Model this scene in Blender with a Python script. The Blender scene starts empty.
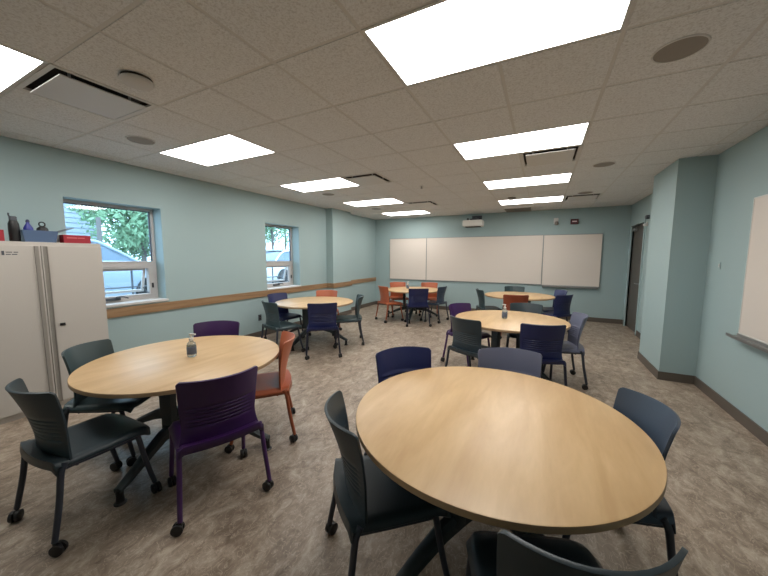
import bpy, bmesh, math, random
from mathutils import Vector, Matrix
R = math.radians
PI = math.pi
sc = bpy.context.scene
col = sc.collection

# ------------------------------------------------------------------ camera, world, exposure
CH = 1.54            # camera height
H = 2.71             # ceiling height
XL, XR, YB, YF = -4.8, 1.73, 8.87, -2.1    # room
F, PITCH, ROLL, YAW = 311.588, -0.0998, -0.0030, 0.4690
cam = bpy.data.cameras.new('camera')
camo = bpy.data.objects.new('camera', cam)
col.objects.link(camo)
cam.sensor_width = 36
cam.sensor_fit = 'HORIZONTAL'
cam.lens = 36 * F / 768
cam.clip_start = 0.02
M3 = Matrix.Rotation(YAW, 3, 'Z') @ Matrix.Rotation(PITCH, 3, 'X') @ Matrix.Rotation(ROLL, 3, 'Y')
right, fwd, up = M3.col[0], M3.col[1], M3.col[2]
m = Matrix.Identity(4)
for i in range(3):
    m[i][0] = right[i]; m[i][1] = up[i]; m[i][2] = -fwd[i]
m[2][3] = CH
camo.matrix_world = m
sc.camera = camo

w = bpy.data.worlds.new('world')
sc.world = w
w.use_nodes = True
bg = w.node_tree.nodes['Background']
bg.inputs[0].default_value = (0.55, 0.79, 1.0, 1)
bg.inputs[1].default_value = 3.8
LAMP = 8.0           # radiance of the ceiling diffusers
sc.view_settings.view_transform = 'Standard'
sc.view_settings.look = 'None'
sc.view_settings.gamma = 1
sc.view_settings.use_curve_mapping = False
sc.view_settings.exposure = 0.75

# ------------------------------------------------------------------ materials
def srgb(r, g, b):
    f = lambda c: (c/255/12.92) if c/255 <= .04045 else ((c/255+.055)/1.055)**2.4
    return (f(r), f(g), f(b), 1)

def mat(name, c, rough=.5, metal=0, spec=.5, noise=0, nscale=8, bump=0, bscale=200, coat=0):
    mt = bpy.data.materials.new(name)
    mt.use_nodes = True
    nt = mt.node_tree; N = nt.nodes; L = nt.links
    b = N['Principled BSDF']
    b.inputs['Base Color'].default_value = c
    b.inputs['Roughness'].default_value = rough
    b.inputs['Metallic'].default_value = metal
    b.inputs['Specular IOR Level'].default_value = spec
    b.inputs['Coat Weight'].default_value = coat
    tc = N.new('ShaderNodeTexCoord')
    if noise:
        n = N.new('ShaderNodeTexNoise'); n.inputs['Scale'].default_value = nscale; n.inputs['Detail'].default_value = 4
        L.new(tc.outputs['Object'], n.inputs['Vector'])
        r = N.new('ShaderNodeMapRange')
        r.inputs[3].default_value = 1-noise; r.inputs[4].default_value = 1+noise
        L.new(n.outputs['Fac'], r.inputs[0])
        mx = N.new('ShaderNodeVectorMath'); mx.operation = 'SCALE'
        mx.inputs[0].default_value = c[:3]
        L.new(r.outputs[0], mx.inputs['Scale'])
        L.new(mx.outputs[0], b.inputs['Base Color'])
    if bump:
        n = N.new('ShaderNodeTexNoise'); n.inputs['Scale'].default_value = bscale; n.inputs['Detail'].default_value = 3
        L.new(tc.outputs['Object'], n.inputs['Vector'])
        bp = N.new('ShaderNodeBump'); bp.inputs['Strength'].default_value = bump; bp.inputs['Distance'].default_value = .002
        L.new(n.outputs['Fac'], bp.inputs['Height'])
        L.new(bp.outputs[0], b.inputs['Normal'])
    return mt

def emit(name, c, s):
    mt = bpy.data.materials.new(name); mt.use_nodes = True
    nt = mt.node_tree; nt.nodes.clear()
    e = nt.nodes.new('ShaderNodeEmission'); e.inputs[0].default_value = c; e.inputs[1].default_value = s
    o = nt.nodes.new('ShaderNodeOutputMaterial'); nt.links.new(e.outputs[0], o.inputs[0])
    return mt

def glass(name, tint=(1, 1, 1, 1), gl=.08):
    mt = bpy.data.materials.new(name); mt.use_nodes = True
    nt = mt.node_tree; N = nt.nodes; N.clear()
    t = N.new('ShaderNodeBsdfTransparent'); t.inputs[0].default_value = tint
    g = N.new('ShaderNodeBsdfGlossy'); g.inputs['Roughness'].default_value = .03
    fr = N.new('ShaderNodeLayerWeight'); fr.inputs[0].default_value = .25
    mr = N.new('ShaderNodeMapRange'); mr.inputs[3].default_value = gl*.5; mr.inputs[4].default_value = .6
    nt.links.new(fr.outputs['Fresnel'], mr.inputs[0])
    x = N.new('ShaderNodeMixShader'); o = N.new('ShaderNodeOutputMaterial')
    nt.links.new(mr.outputs[0], x.inputs[0]); nt.links.new(t.outputs[0], x.inputs[1]); nt.links.new(g.outputs[0], x.inputs[2])
    nt.links.new(x.outputs[0], o.inputs[0])
    return mt

def floor_mat():
    mt = bpy.data.materials.new('mottled_sheet_floor'); mt.use_nodes = True
    nt = mt.node_tree; N = nt.nodes; L = nt.links; b = N['Principled BSDF']
    tc = N.new('ShaderNodeTexCoord')
    mp = N.new('ShaderNodeMapping'); mp.inputs['Rotation'].default_value = (0, 0, R(38)); mp.inputs['Scale'].default_value = (1, .62, 1)
    L.new(tc.outputs['Object'], mp.inputs['Vector'])
    a = N.new('ShaderNodeTexNoise'); a.inputs['Scale'].default_value = 9; a.inputs['Detail'].default_value = 9
    a.inputs['Roughness'].default_value = .68; a.inputs['Distortion'].default_value = .9
    L.new(mp.outputs[0], a.inputs['Vector'])
    r1 = N.new('ShaderNodeValToRGB')
    e = r1.color_ramp.elements
    e[0].position = .3; e[0].color = srgb(106, 91, 77)
    e[1].position = .70; e[1].color = srgb(181, 167, 150)
    m_ = e.new(.5); m_.color = srgb(144, 128, 112)
    L.new(a.outputs['Fac'], r1.inputs[0])
    # pale fine veins
    v = N.new('ShaderNodeTexNoise'); v.inputs['Scale'].default_value = 20; v.inputs['Detail'].default_value = 5
    v.inputs['Distortion'].default_value = 1.6
    L.new(mp.outputs[0], v.inputs['Vector'])
    r2 = N.new('ShaderNodeValToRGB'); e = r2.color_ramp.elements
    e[0].position = .49; e[0].color = (0, 0, 0, 1); e[1].position = .515; e[1].color = (1, 1, 1, 1)
    q = e.new(.54); q.color = (0, 0, 0, 1)
    L.new(v.outputs['Fac'], r2.inputs[0])
    ms = N.new('ShaderNodeMath'); ms.operation = 'MULTIPLY'; ms.inputs[1].default_value = .55
    L.new(r2.outputs[0], ms.inputs[0])
    mx = N.new('ShaderNodeMix'); mx.data_type = 'RGBA'
    L.new(ms.outputs[0], mx.inputs[0]); L.new(r1.outputs[0], mx.inputs[6]); mx.inputs[7].default_value = srgb(200, 184, 166)
    # darker flecks
    d = N.new('ShaderNodeTexNoise'); d.inputs['Scale'].default_value = 14; d.inputs['Detail'].default_value = 6; d.inputs['Distortion'].default_value = 1.1
    mp2 = N.new('ShaderNodeMapping'); mp2.inputs['Location'].default_value = (3, 7, 0); L.new(mp.outputs[0], mp2.inputs[0]); L.new(mp2.outputs[0], d.inputs['Vector'])
    r3 = N.new('ShaderNodeMapRange'); r3.inputs[1].default_value = .56; r3.inputs[2].default_value = .68; r3.inputs[3].default_value = 0; r3.inputs[4].default_value = .5
    L.new(d.outputs['Fac'], r3.inputs[0])
    mx2 = N.new('ShaderNodeMix'); mx2.data_type = 'RGBA'
    L.new(r3.outputs[0], mx2.inputs[0]); L.new(mx.outputs[2], mx2.inputs[6]); mx2.inputs[7].default_value = srgb(100, 82, 68)
    L.new(mx2.outputs[2], b.inputs['Base Color'])
    b.inputs['Roughness'].default_value = .42
    b.inputs['Specular IOR Level'].default_value = .4
    return mt

def wood_mat(name, dark, light, scale=(1.2, 9, 3), rough=.32, rot=0, fine=True):
    mt = bpy.data.materials.new(name); mt.use_nodes = True
    nt = mt.node_tree; N = nt.nodes; L = nt.links; b = N['Principled BSDF']
    tc = N.new('ShaderNodeTexCoord')
    mp = N.new('ShaderNodeMapping'); mp.inputs['Scale'].default_value = scale; mp.inputs['Rotation'].default_value = (0, 0, rot)
    L.new(tc.outputs['Object'], mp.inputs['Vector'])
    a = N.new('ShaderNodeTexNoise'); a.inputs['Scale'].default_value = 1.6; a.inputs['Detail'].default_value = 7; a.inputs['Distortion'].default_value = .6
    L.new(mp.outputs[0], a.inputs['Vector'])
    r1 = N.new('ShaderNodeValToRGB'); e = r1.color_ramp.elements
    e[0].position = .36; e[0].color = dark; e[1].position = .64; e[1].color = light
    L.new(a.outputs['Fac'], r1.inputs[0])
    f = N.new('ShaderNodeTexNoise'); f.inputs['Scale'].default_value = 14; f.inputs['Detail'].default_value = 2
    L.new(mp.outputs[0], f.inputs['Vector'])
    mr = N.new('ShaderNodeMapRange'); mr.inputs[3].default_value = .95; mr.inputs[4].default_value = 1.05
    L.new(f.outputs['Fac'], mr.inputs[0])
    vm = N.new('ShaderNodeVectorMath'); vm.operation = 'SCALE'
    L.new(r1.outputs[0], vm.inputs[0]); L.new(mr.outputs[0], vm.inputs['Scale'])
    L.new(vm.outputs[0], b.inputs['Base Color'])
    b.inputs['Roughness'].default_value = rough
    return mt

def tile_mat():
    mt = mat('acoustic_ceiling_tile', srgb(216, 213, 209), .95, spec=.1)
    nt = mt.node_tree; N = nt.nodes; L = nt.links; b = N['Principled BSDF']
    tc = N.new('ShaderNodeTexCoord')
    n = N.new('ShaderNodeTexNoise'); n.inputs['Scale'].default_value = 88; n.inputs['Detail'].default_value = 2; n.inputs['Distortion'].default_value = .8
    L.new(tc.outputs['Object'], n.inputs['Vector'])
    r = N.new('ShaderNodeValToRGB'); e = r.color_ramp.elements
    e[0].position = .30; e[0].color = srgb(199, 197, 195); e[1].position = .56; e[1].color = srgb(224, 224, 224)
    L.new(n.outputs['Fac'], r.inputs[0]); L.new(r.outputs[0], b.inputs['Base Color'])
    bp = N.new('ShaderNodeBump'); bp.inputs['Strength'].default_value = .3; bp.inputs['Distance'].default_value = .001
    L.new(n.outputs['Fac'], bp.inputs['Height']); L.new(bp.outputs[0], b.inputs['Normal'])
    return mt

M = {}
M['floor'] = floor_mat()
M['wall'] = mat('teal_painted_block', srgb(157, 177, 178), .65, spec=.35, noise=.03, nscale=1.5, bump=.35, bscale=90)
M['base'] = mat('dark_vinyl_base', srgb(92, 84, 76), .5)
M['tile'] = tile_mat()
M['tbar'] = mat('ceiling_grid_metal', srgb(204, 201, 197), .6)
M['ceilwhite'] = mat('ceiling_white_enamel', srgb(205, 203, 200), .5)
M['ceilgrey'] = mat('ceiling_grille_grey', srgb(142, 134, 126), .7)
M['cav'] = mat('vent_cavity', srgb(62, 56, 52), .9)
M['lamp'] = emit('lit_acrylic_diffuser', (1.0, .975, .935, 1), LAMP)
M['rail'] = wood_mat('oak_rail', srgb(134, 104, 74), srgb(160, 128, 94), (6, 1, 14), .45)
M['table'] = wood_mat('maple_laminate', srgb(190, 156, 112), srgb(204, 172, 128), (5.5, 1.0, 1), .38, R(-24))
M['edge'] = wood_mat('maple_edge_band', srgb(160, 131, 98), srgb(172, 142, 108), (3, 3, 3), .4)
M['tmetal'] = mat('slate_powder_coat', srgb(52, 60, 62), .5)
M['black'] = mat('black_caster_plastic', srgb(22, 21, 22), .45)
M['board'] = mat('whiteboard_enamel', srgb(218, 208, 198), .34, spec=.4)
M['alu'] = mat('satin_aluminium', srgb(150, 150, 148), .4, metal=.7)
M['darkalu'] = mat('dark_tray_metal', srgb(95, 92, 90), .45, metal=.4)
M['cab'] = mat('cream_steel', srgb(184, 178, 170), .5)
M['cabin'] = mat('cabinet_handle_strip', srgb(140, 134, 127), .5)
M['vinyl'] = mat('white_window_vinyl', srgb(190, 186, 184), .45)
M['gasket'] = mat('window_gasket', srgb(70, 74, 80), .6)
M['glass'] = glass('window_glass', (.93, .97, 1, 1))
M['white'] = mat('white_plastic', srgb(214, 212, 206), .45)
M['door'] = mat('dark_door_paint', srgb(86, 80, 74), .5)
M['red'] = mat('red_card', srgb(150, 30, 44), .6)
M['pink'] = mat('pale_label', srgb(214, 190, 190), .6)
def plastic(n, c): return mat(n, c, .42, spec=.45, bump=.12, bscale=400)
P = {'slate': plastic('slate_plastic', srgb(46, 58, 64)), 'teal': plastic('teal_grey_plastic', srgb(52, 68, 71)),
     'bluegrey': plastic('blue_grey_plastic', srgb(96, 100, 120)), 'steel': plastic('steel_blue_plastic', srgb(57, 70, 86)),
     'navy': plastic('navy_plastic', srgb(28, 35, 78)), 'purple': plastic('purple_plastic', srgb(54, 22, 76)),
     'orange': plastic('orange_plastic', srgb(174, 94, 62)), 'rust': plastic('rust_plastic', srgb(140, 65, 41)),
     'blue': plastic('mid_blue_plastic', srgb(48, 57, 94))}
LEG = {'slate': mat('slate_leg', srgb(46, 51, 62), .45), 'navy': mat('navy_leg', srgb(28, 30, 46), .45),
       'purple': mat('purple_leg', srgb(67, 35, 86), .45), 'orange': mat('orange_leg', srgb(148, 78, 49), .45)}
LEGOF = {'slate': 'slate', 'teal': 'slate', 'bluegrey': 'slate', 'steel': 'slate', 'navy': 'navy', 'purple': 'purple', 'orange': 'orange', 'rust': 'orange', 'blue': 'navy'}

# ------------------------------------------------------------------ helpers
def BM(): return bmesh.new()

def box(bm, x0, x1, y0, y1, z0, z1, bev=0, mtx=None):
    r = bmesh.ops.create_cube(bm, size=1)
    vs = r['verts']
    for v in vs:
        v.co = Vector(((x0+x1)/2 + v.co.x*(x1-x0), (y0+y1)/2 + v.co.y*(y1-y0), (z0+z1)/2 + v.co.z*(z1-z0)))
    if bev:
        es = list({e for v in vs for e in v.link_edges})
        rr = bmesh.ops.bevel(bm, geom=es, offset=bev, segments=2, affect='EDGES', profile=.6)
        vs = list({v for f in rr['faces'] for v in f.verts} | {v for v in vs if v.is_valid})
    if mtx is not None:
        for v in vs: v.co = mtx @ v.co
    return vs

def lathe(bm, prof, seg=24, c=(0, 0, 0), mtx=None):
    rings = []
    for r, z in prof:
        if r < 1e-6: rings.append([bm.verts.new((c[0], c[1], c[2]+z))])
        else: rings.append([bm.verts.new((c[0]+r*math.cos(2*PI*i/seg), c[1]+r*math.sin(2*PI*i/seg), c[2]+z)) for i in range(seg)])
    for a, b in zip(rings, rings[1:]):
        for i in range(seg):
            j = (i+1) % seg
            if len(a) == 1 and len(b) == 1: continue
            if len(a) == 1: bm.faces.new((a[0], b[j], b[i]))
            elif len(b) == 1: bm.faces.new((a[i], a[j], b[0]))
            else: bm.faces.new((a[i], a[j], b[j], b[i]))
    if mtx is not None:
        for rg in rings:
            for v in rg: v.co = mtx @ v.co
    return rings

def tube(bm, pts, r, seg=10, rx=None):
    """swept round/oval tube; r float or list; rx = flattening factor across"""
    pts = [Vector(p) for p in pts]
    rings = []
    for i, p in enumerate(pts):
        t = (pts[min(i+1, len(pts)-1)] - pts[max(i-1, 0)]).normalized()
        ref = Vector((1, 0, 0)) if abs(t.x) < .9 else Vector((0, 1, 0))
        a = (ref - t*ref.dot(t)).normalized(); b = t.cross(a)
        rr = r[i] if isinstance(r, (list, tuple)) else r
        k = rx or 1
        rings.append([bm.verts.new(p + a*rr*k*math.cos(2*PI*j/seg) + b*rr*math.sin(2*PI*j/seg)) for j in range(seg)])
    for A, B in zip(rings, rings[1:]):
        for j in range(seg):
            q = (j+1) % seg
            bm.faces.new((A[j], A[q], B[q], B[j]))
    bm.faces.new(rings[0][::-1]); bm.faces.new(rings[-1])

def smooth(pts, n=4):
    """Catmull-Rom through pts"""
    pts = [Vector(p) for p in pts]; out = []
    for i in range(len(pts)-1):
        p0 = pts[max(i-1, 0)]; p1 = pts[i]; p2 = pts[i+1]; p3 = pts[min(i+2, len(pts)-1)]
        for k in range(n):
            t = k/n
            out.append(.5*((2*p1)+(p2-p0)*t+(2*p0-5*p1+4*p2-p3)*t*t+(3*p1-p0-3*p2+p3)*t**3))
    out.append(pts[-1]); return out

def obj(name, bm, m, parent=None, smooth_=False, loc=None, angle=40):
    bmesh.ops.recalc_face_normals(bm, faces=bm.faces)
    me = bpy.data.meshes.new(name)
    bm.to_mesh(me); bm.free()
    for mm in (m if isinstance(m, (list, tuple)) else [m]): me.materials.append(mm)
    if smooth_:
        me.shade_smooth()
        try: me.set_sharp_from_angle(angle=R(angle))
        except Exception: pass
    o = bpy.data.objects.new(name, me)
    col.objects.link(o)
    if parent is not None: o.parent = parent
    if loc is not None: o.location = loc
    return o

def struct(name, bm, m, parent=None, **k):
    o = obj(name, bm, m, parent, **k)
    if parent is None: o['kind'] = 'structure'
    return o

def thing(name, label, cat, loc=(0, 0, 0), rz=0, group=None):
    o = bpy.data.objects.new(name, None); col.objects.link(o)
    o.empty_display_size = .1
    o.location = loc; o.rotation_euler = (0, 0, rz)
    o['label'] = label; o['category'] = cat
    if group: o['group'] = group
    return o

def tag(o, label, cat, group=None):
    o['label'] = label; o['category'] = cat
    if group: o['group'] = group
    return o

def dup(o, parent=None):
    c = o.copy(); col.objects.link(c)
    if parent is not None: c.parent = parent
    for ch in list(o.children): dup(ch, c)
    return c

# ------------------------------------------------------------------ room shell
bm = BM(); box(bm, XL-.3, XR+.15, YF-.15, YB+.15, -.12, 0); struct('floor', bm, M['floor'])

W1 = (1.55, 2.55, .93, 2.20)      # window 1: y0,y1,z0,z1
W2 = (4.40, 5.33, .90, 2.19)
bm = BM()
TW = .28
ys = [YF, W1[0], W1[1], W2[0], W2[1], YB]
box(bm, XL-TW, XL, ys[0], ys[1], 0, H+.08); box(bm, XL-TW, XL, ys[2], ys[3], 0, H+.08); box(bm, XL-TW, XL, ys[4], ys[5], 0, H+.08)
for wv in (W1, W2):
    box(bm, XL-TW, XL, wv[0], wv[1], 0, wv[2]); box(bm, XL-TW, XL, wv[0], wv[1], wv[3], H+.08)
PLx, PLy0, PLy1 = -4.6, 6.3, 7.1
box(bm, XL-.01, PLx, PLy0, PLy1, 0, H+.02)
struct('wall_left', bm, M['wall'])

DR = (7.72, 8.66, 2.22)           # door opening in the right wall
bm = BM()
box(bm, XR, XR+.14, YF, DR[0], 0, H+.08); box(bm, XR, XR+.14, DR[1], YB, 0, H+.08); box(bm, XR, XR+.14, DR[0], DR[1], DR[2], H+.08)
PRx, PRy0, PRy1 = 1.385, 5.0, 5.92
box(bm, PRx, XR+.01, PRy0, PRy1, 0, H+.02)
struct('wall_right', bm, M['wall'])
bm = BM(); box(bm, XL-TW, XR+.14, YB, YB+.14, 0, H+.08); struct('wall_back', bm, M['wall'])
bm = BM(); box(bm, XL-TW, XR+.14, YF-.14, YF, 0, H+.08); struct('wall_front', bm, M['wall'])

# baseboards
BT, BH = .012, .105
bm = BM()
box(bm, XL, XL+BT, YF, PLy0, 0, BH); box(bm, XL, PLx+BT, PLy0-BT, PLy0, 0, BH); box(bm, PLx, PLx+BT, PLy0, PLy1, 0, BH)
box(bm, XL, PLx+BT, PLy1, PLy1+BT, 0, BH); box(bm, XL, XL+BT, PLy1, YB, 0, BH)
struct('baseboard_left', bm, M['base'])
bm = BM()
box(bm, XR-BT, XR, YF, PRy0, 0, BH); box(bm, PRx-BT, XR, PRy0-BT, PRy0, 0, BH); box(bm, PRx-BT, PRx, PRy0, PRy1, 0, BH)
box(bm, PRx-BT, XR, PRy1, PRy1+BT, 0, BH); box(bm, XR-BT, XR, PRy1, DR[0]-.05, 0, BH); box(bm, XR-BT, XR, DR[1]+.05, YB, 0, BH)
struct('baseboard_right', bm, M['base'])
bm = BM(); box(bm, XL, XR, YB-BT, YB, 0, BH); struct('baseboard_back', bm, M['base'])

# wooden wall rail, mitred round the pier
bm = BM(); z0, z1, tt = .765, .882, .022
box(bm, XL, XL+tt, YF, PLy0, z0, z1, .003); box(bm, XL, PLx+tt, PLy0-tt, PLy0, z0, z1, .003); box(bm, PLx, PLx+tt, PLy0, PLy1, z0, z1, .003)
box(bm, XL, PLx+tt, PLy1, PLy1+tt, z0, z1, .003); box(bm, XL, XL+tt, PLy1+tt, YB, z0, z1, .003)
struct('trim_1', bm, M['rail'])

# ceiling: a 0.61 m grid of square tiles
GX, GY, G = .32, 1.495, .6117
def gx(i): return GX + G*i
def gy(j): return GY + G*j
# special cells  (i,j) of the cell's low corner
lights = [(-2, j) for j in (0, 3, 6, 9)] + [(-7, j) for j in (-2, 1, 4, 7, 10)]
vents = [(-6, -1), (-5, 4), (-5, 8), (-1, 4), (0, 9)]
grille = [(-2, 11)]
skip = set()
for i, j in lights: skip |= {(i, j), (i+1, j)}
skip |= set(vents)
bm = BM()
for i in range(-9, 3):
    for j in range(-6, 13):
        if (i, j) in skip: continue
        x0, x1, y0, y1 = max(gx(i)+.009, XL), min(gx(i+1)-.009, XR), max(gy(j)+.009, YF), min(gy(j+1)-.009, YB)
        if x1-x0 < .02 or y1-y0 < .02: continue
        b = .004
        lo = [bm.verts.new(p) for p in ((x0+b, y0+b, H), (x1-b, y0+b, H), (x1-b, y1-b, H), (x0+b, y1-b, H))]
        hi = [bm.verts.new(p) for p in ((x0, y0, H+.005), (x1, y0, H+.005), (x1, y1, H+.005), (x0, y1, H+.005))]
        bm.faces.new(lo)
        for q in range(4): bm.faces.new((lo[q], hi[q], hi[(q+1) % 4], lo[(q+1) % 4]))
ceil = struct('ceiling', bm, M['tile'])
bm = BM(); box(bm, XL-TW, XR+.14, YF-.14, YB+.14, H+.08, H+.12)
obj('ceiling_slab', bm, M['tbar'], ceil)
bm = BM()
for i in range(-8, 3): box(bm, gx(i)-.012, gx(i)+.012, YF, YB, H+.003, H+.011)
for j in range(-5, 13): box(bm, XL, XR, gy(j)-.012, gy(j)+.012, H+.0035, H+.0115)
obj('ceiling_grid', bm, M['tbar'], ceil)

# door in the right wall
dr = bpy.data.objects.new('door_1', None); col.objects.link(dr); dr['kind'] = 'structure'; dr.location = (XR, 8.19, 0)
def L_(bmx, ox, oy, oz=0):
    for v in bmx.verts: v.co -= Vector((ox, oy, oz))
    return bmx
y0, y1, zt = DR
bm = BM()
box(bm, XR-.018, XR+.13, y0-.055, y0, 0, zt+.055, .002); box(bm, XR-.018, XR+.13, y1, y1+.055, 0, zt+.055, .002); box(bm, XR-.018, XR+.13, y0, y1, zt, zt+.055, .002)
obj('door_frame', L_(bm, XR, 8.19), M['wall'], dr)
bm = BM(); box(bm, XR+.03, XR+.075, y0+.002, y1-.002, .006, zt-.003, .002)
leaf = obj('door_leaf', L_(bm, XR, 8.19), M['door'], dr)
bm = BM(); tube(bm, smooth([(XR+.03, 7.80, 1.02), (XR-.04, 7.80, 1.02), (XR-.045, 7.84, 1.02), (XR-.045, 7.93, 1.02)], 4), .010)
lathe(bm, [(0, 0), (.03, 0), (.03, .008), (0, .008)], 16, mtx=Matrix.Translation((XR+.03, 7.80, 1.02)) @ Matrix.Rotation(-PI/2, 4, 'Y'))
obj('door_handle', L_(bm, XR, 8.19), M['alu'], dr, True)
bm = BM(); box(bm, XR-.02, XR+.03, 8.36, 8.56, 2.10, 2.17, .006); tube(bm, [(XR-.01, 8.5, 2.18), (XR-.09, 8.3, 2.19), (XR-.02, 8.1, 2.225)], .008)
obj('door_closer', L_(bm, XR, 8.19), M['alu'], dr)

# ------------------------------------------------------------------ windows
def window(n, wv, sash_open=True):
    y0, y1, z0, z1 = wv
    o = bpy.data.objects.new('window_%d' % n, None); col.objects.link(o); o['kind'] = 'structure'
    yc = (y0+y1)/2; o.location = (-5.02, yc, z0)
    def part(name, bmx, mt, par=o, **k): return obj(name, L_(bmx, -5.02, yc, z0), mt, par, **k)
    xa, xb = -5.06, -5.00
    fw = .035
    zm0, zm1 = z0+.46, z0+.535      # mullion between fixed light and vent
    bm = BM()
    box(bm, xa, xb, y0, y0+fw, z0, z1, .004); box(bm, xa, xb, y1-fw, y1, z0, z1, .004)
    box(bm, xa, xb, y0+fw, y1-fw, z1-fw, z1, .004); box(bm, xa, xb, y0+fw, y1-fw, z0, z0+.06, .004)
    box(bm, xa, xb+.012, y0+fw, y1-fw, zm0, zm1, .005)
    box(bm, xa+.01, xb+.018, y0+fw, y1-fw, zm1-.012, zm1+.004, .002)
    part('window_frame', bm, M['vinyl'])
    bm = BM()
    g = .012
    for a in ((y0+fw, y0+fw+g, zm1, z1-fw), (y1-fw-g, y1-fw, zm1, z1-fw), (y0+fw, y1-fw, z1-fw-g, z1-fw)):
        box(bm, -5.045, -5.02, *a)
    part('gasket', bm, M['gasket'])
    bm = BM(); box(bm, -5.036, -5.03, y0+fw+.002, y1-fw-.002, zm1+.002, z1-fw-.002)
    part('window_pane', bm, M['glass'])
    # inner jamb frame round the vent
    bm = BM(); zb, zt = z0+.06, zm0
    ya, yb = y0+fw, y1-fw
    box(bm, xa, xb+.008, ya, ya+.055, zb, zt, .003); box(bm, xa, xb+.008, yb-.075, yb, zb, zt, .003)
    box(bm, xa, xb+.008, ya+.055, yb-.075, zb, zb+.02, .003); box(bm, xa, xb+.008, ya+.055, yb-.075, zt-.02, zt, .003)
    part('vent_frame', bm, M['vinyl'])
    # top-hung sash, tilted out at the bottom
    rot = Matrix.Translation((-5.05, 0, zt-.022)) @ Matrix.Rotation(R(16), 4, 'Y')
    hgt = zt-zb-.05
    bm = BM(); sa, sb = ya+.058, yb-.078
    s = .03
    box(bm, -.03, 0, sa, sa+s, -hgt, 0, .003, rot); box(bm, -.03, 0, sb-s, sb, -hgt, 0, .003, rot)
    box(bm, -.03, 0, sa+s, sb-s, -hgt, -hgt+s, .003, rot); box(bm, -.03, 0, sa+s, sb-s, -s, 0, .003, rot)
    sash = part('vent_sash', bm, M['vinyl'])
    bm = BM(); box(bm, -.018, -.012, sa+s, sb-s, -hgt+s, -s, 0, rot)
    part('sash_pane', bm, M['glass'], sash)
    bm = BM(); tube(bm, [(-5.0, yb-.09, zb+.03), (-5.1, yb-.07, zb+.05), (-5.13, yb-.09, zt-.3)], .006)
    part('stay_arm', bm, M['gasket'])
    # crank operator and side latch
    bm = BM(); box(bm, xb, xb+.035, yc-.13, yc+.03, z0+.03, z0+.062, .006)
    tube(bm, smooth([(xb+.03, yc-.02, z0+.06), (xb+.06, yc-.02, z0+.075), (xb+.065, yc+.05, z0+.07), (xb+.06, yc+.10, z0+.05)], 3), .008)
    part('crank', bm, M['gasket'], smooth_=True)
    bm = BM(); box(bm, xb+.006, xb+.024, yb-.045, yb-.025, zb+.10, zb+.17, .004)
    part('latch', bm, M['black'])
    bm = BM(); box(bm, -5.0, XL+.022, y0-.01, y1+.02, z0-.03, z0+.004, .006)
    part('window_sill', bm, M['ceilwhite'])
    return o
window(1, W1); window(2, W2)

# ------------------------------------------------------------------ ceiling fittings
LB = ['row nearest the camera', 'second row']
def light(i, j, label):
    x0, x1, y0, y1 = gx(i), gx(i+2), gy(j), gy(j+1)
    cx, cy = (x0+x1)/2, (y0+y1)/2
    t = thing('ceiling_light', label, 'ceiling light', (cx, cy, H), 0, 'recessed rectangular ceiling lights')
    bm = BM(); a, b, e = (x1-x0)/2-.004, (y1-y0)/2-.004, .017
    box(bm, -a, a, -b, -b+e, -.001, .03); box(bm, -a, a, b-e, b, -.001, .03)
    box(bm, -a, -a+e, -b+e, b-e, -.001, .03); box(bm, a-e, a, -b+e, b-e, -.001, .03)
    obj('light_frame', bm, M['ceilwhite'], t)
    bm = BM(); box(bm, -a+e, a-e, -b+e, b-e, .0, .002)
    obj('diffuser', bm, M['lamp'], t)
NR = {-3: 'rectangular lit panel in the right column, just behind the camera',
      0: 'largest lit ceiling panel, at the top centre of the photo',
      3: 'lit ceiling panel second in the right column, with a white vent panel beyond it',
      6: 'lit ceiling panel third in the right column, before the last one',
      9: 'farthest lit ceiling panel of the right column, nearest the projector'}
NL = {-5: 'lit ceiling panel of the left column, well behind the camera',
      -2: 'lit ceiling panel cut by the top left edge of the photo',
      1: 'lit ceiling panel above the space right of the first window',
      4: 'lit ceiling panel of the left column with a dark-edged vent at its far right corner',
      7: 'lit ceiling panel, fourth of the left column, near the wall pier',
      10: 'smallest lit ceiling panel of the left column, nearest the back wall'}
for i, j in lights: light(i, j, (NR if i == -2 else NL)[j])

def vent(i, j, label):
    cx, cy = gx(i)+G/2, gy(j)+G/2
    t = thing('ceiling_vent', label, 'ceiling vent', (cx, cy, H), 0, 'square plaque vents in the ceiling')
    bm = BM(); a, e = G/2-.004, .03
    box(bm, -a, a, -a, -a+e, -.002, .02, .001); box(bm, -a, a, a-e, a, -.002, .02, .001); box(bm, -a, -a+e, -a+e, a-e, -.002, .02, .001); box(bm, a-e, a, -a+e, a-e, -.002, .02, .001)
    obj('vent_frame', bm, M['ceilwhite'], t)
    bm = BM(); box(bm, -a+e, a-e, -a+e, a-e, .05, .06)
    for s in (-1, 1):
        box(bm, s*(a-e)-.002, s*(a-e)+.002, -a+e, a-e, .015, .05); box(bm, -a+e, a-e, s*(a-e)-.002, s*(a-e)+.002, .015, .05)
    obj('vent_cavity', bm, M['cav'], t)
    bm = BM(); c = a-e-.028; box(bm, -c, c, -c, c, -.022, -.014, .003)
    for sx in (-1, 1):
        for sy in (-1, 1): box(bm, sx*c*.7-.006, sx*c*.7+.006, sy*c*.7-.006, sy*c*.7+.006, -.014, .052)
    obj('vent_plaque', bm, M['ceilwhite'], t)
vl = {(-6, -1): 'large white square vent panel at the upper left of the ceiling, by the cut-off light',
      (-5, 4): 'white ceiling vent with dark edges touching the third light of the left column',
      (-5, 8): 'small far white ceiling vent between the last two lights of the left column',
      (-1, 4): 'white square ceiling vent right behind the second light of the right column',
      (0, 9): 'far pale ceiling vent right of the farthest light in the right column'}
for k in vents: vent(*k, vl[k])
cx, cy = gx(-2)+G/2, gy(11)+G/2
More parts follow.
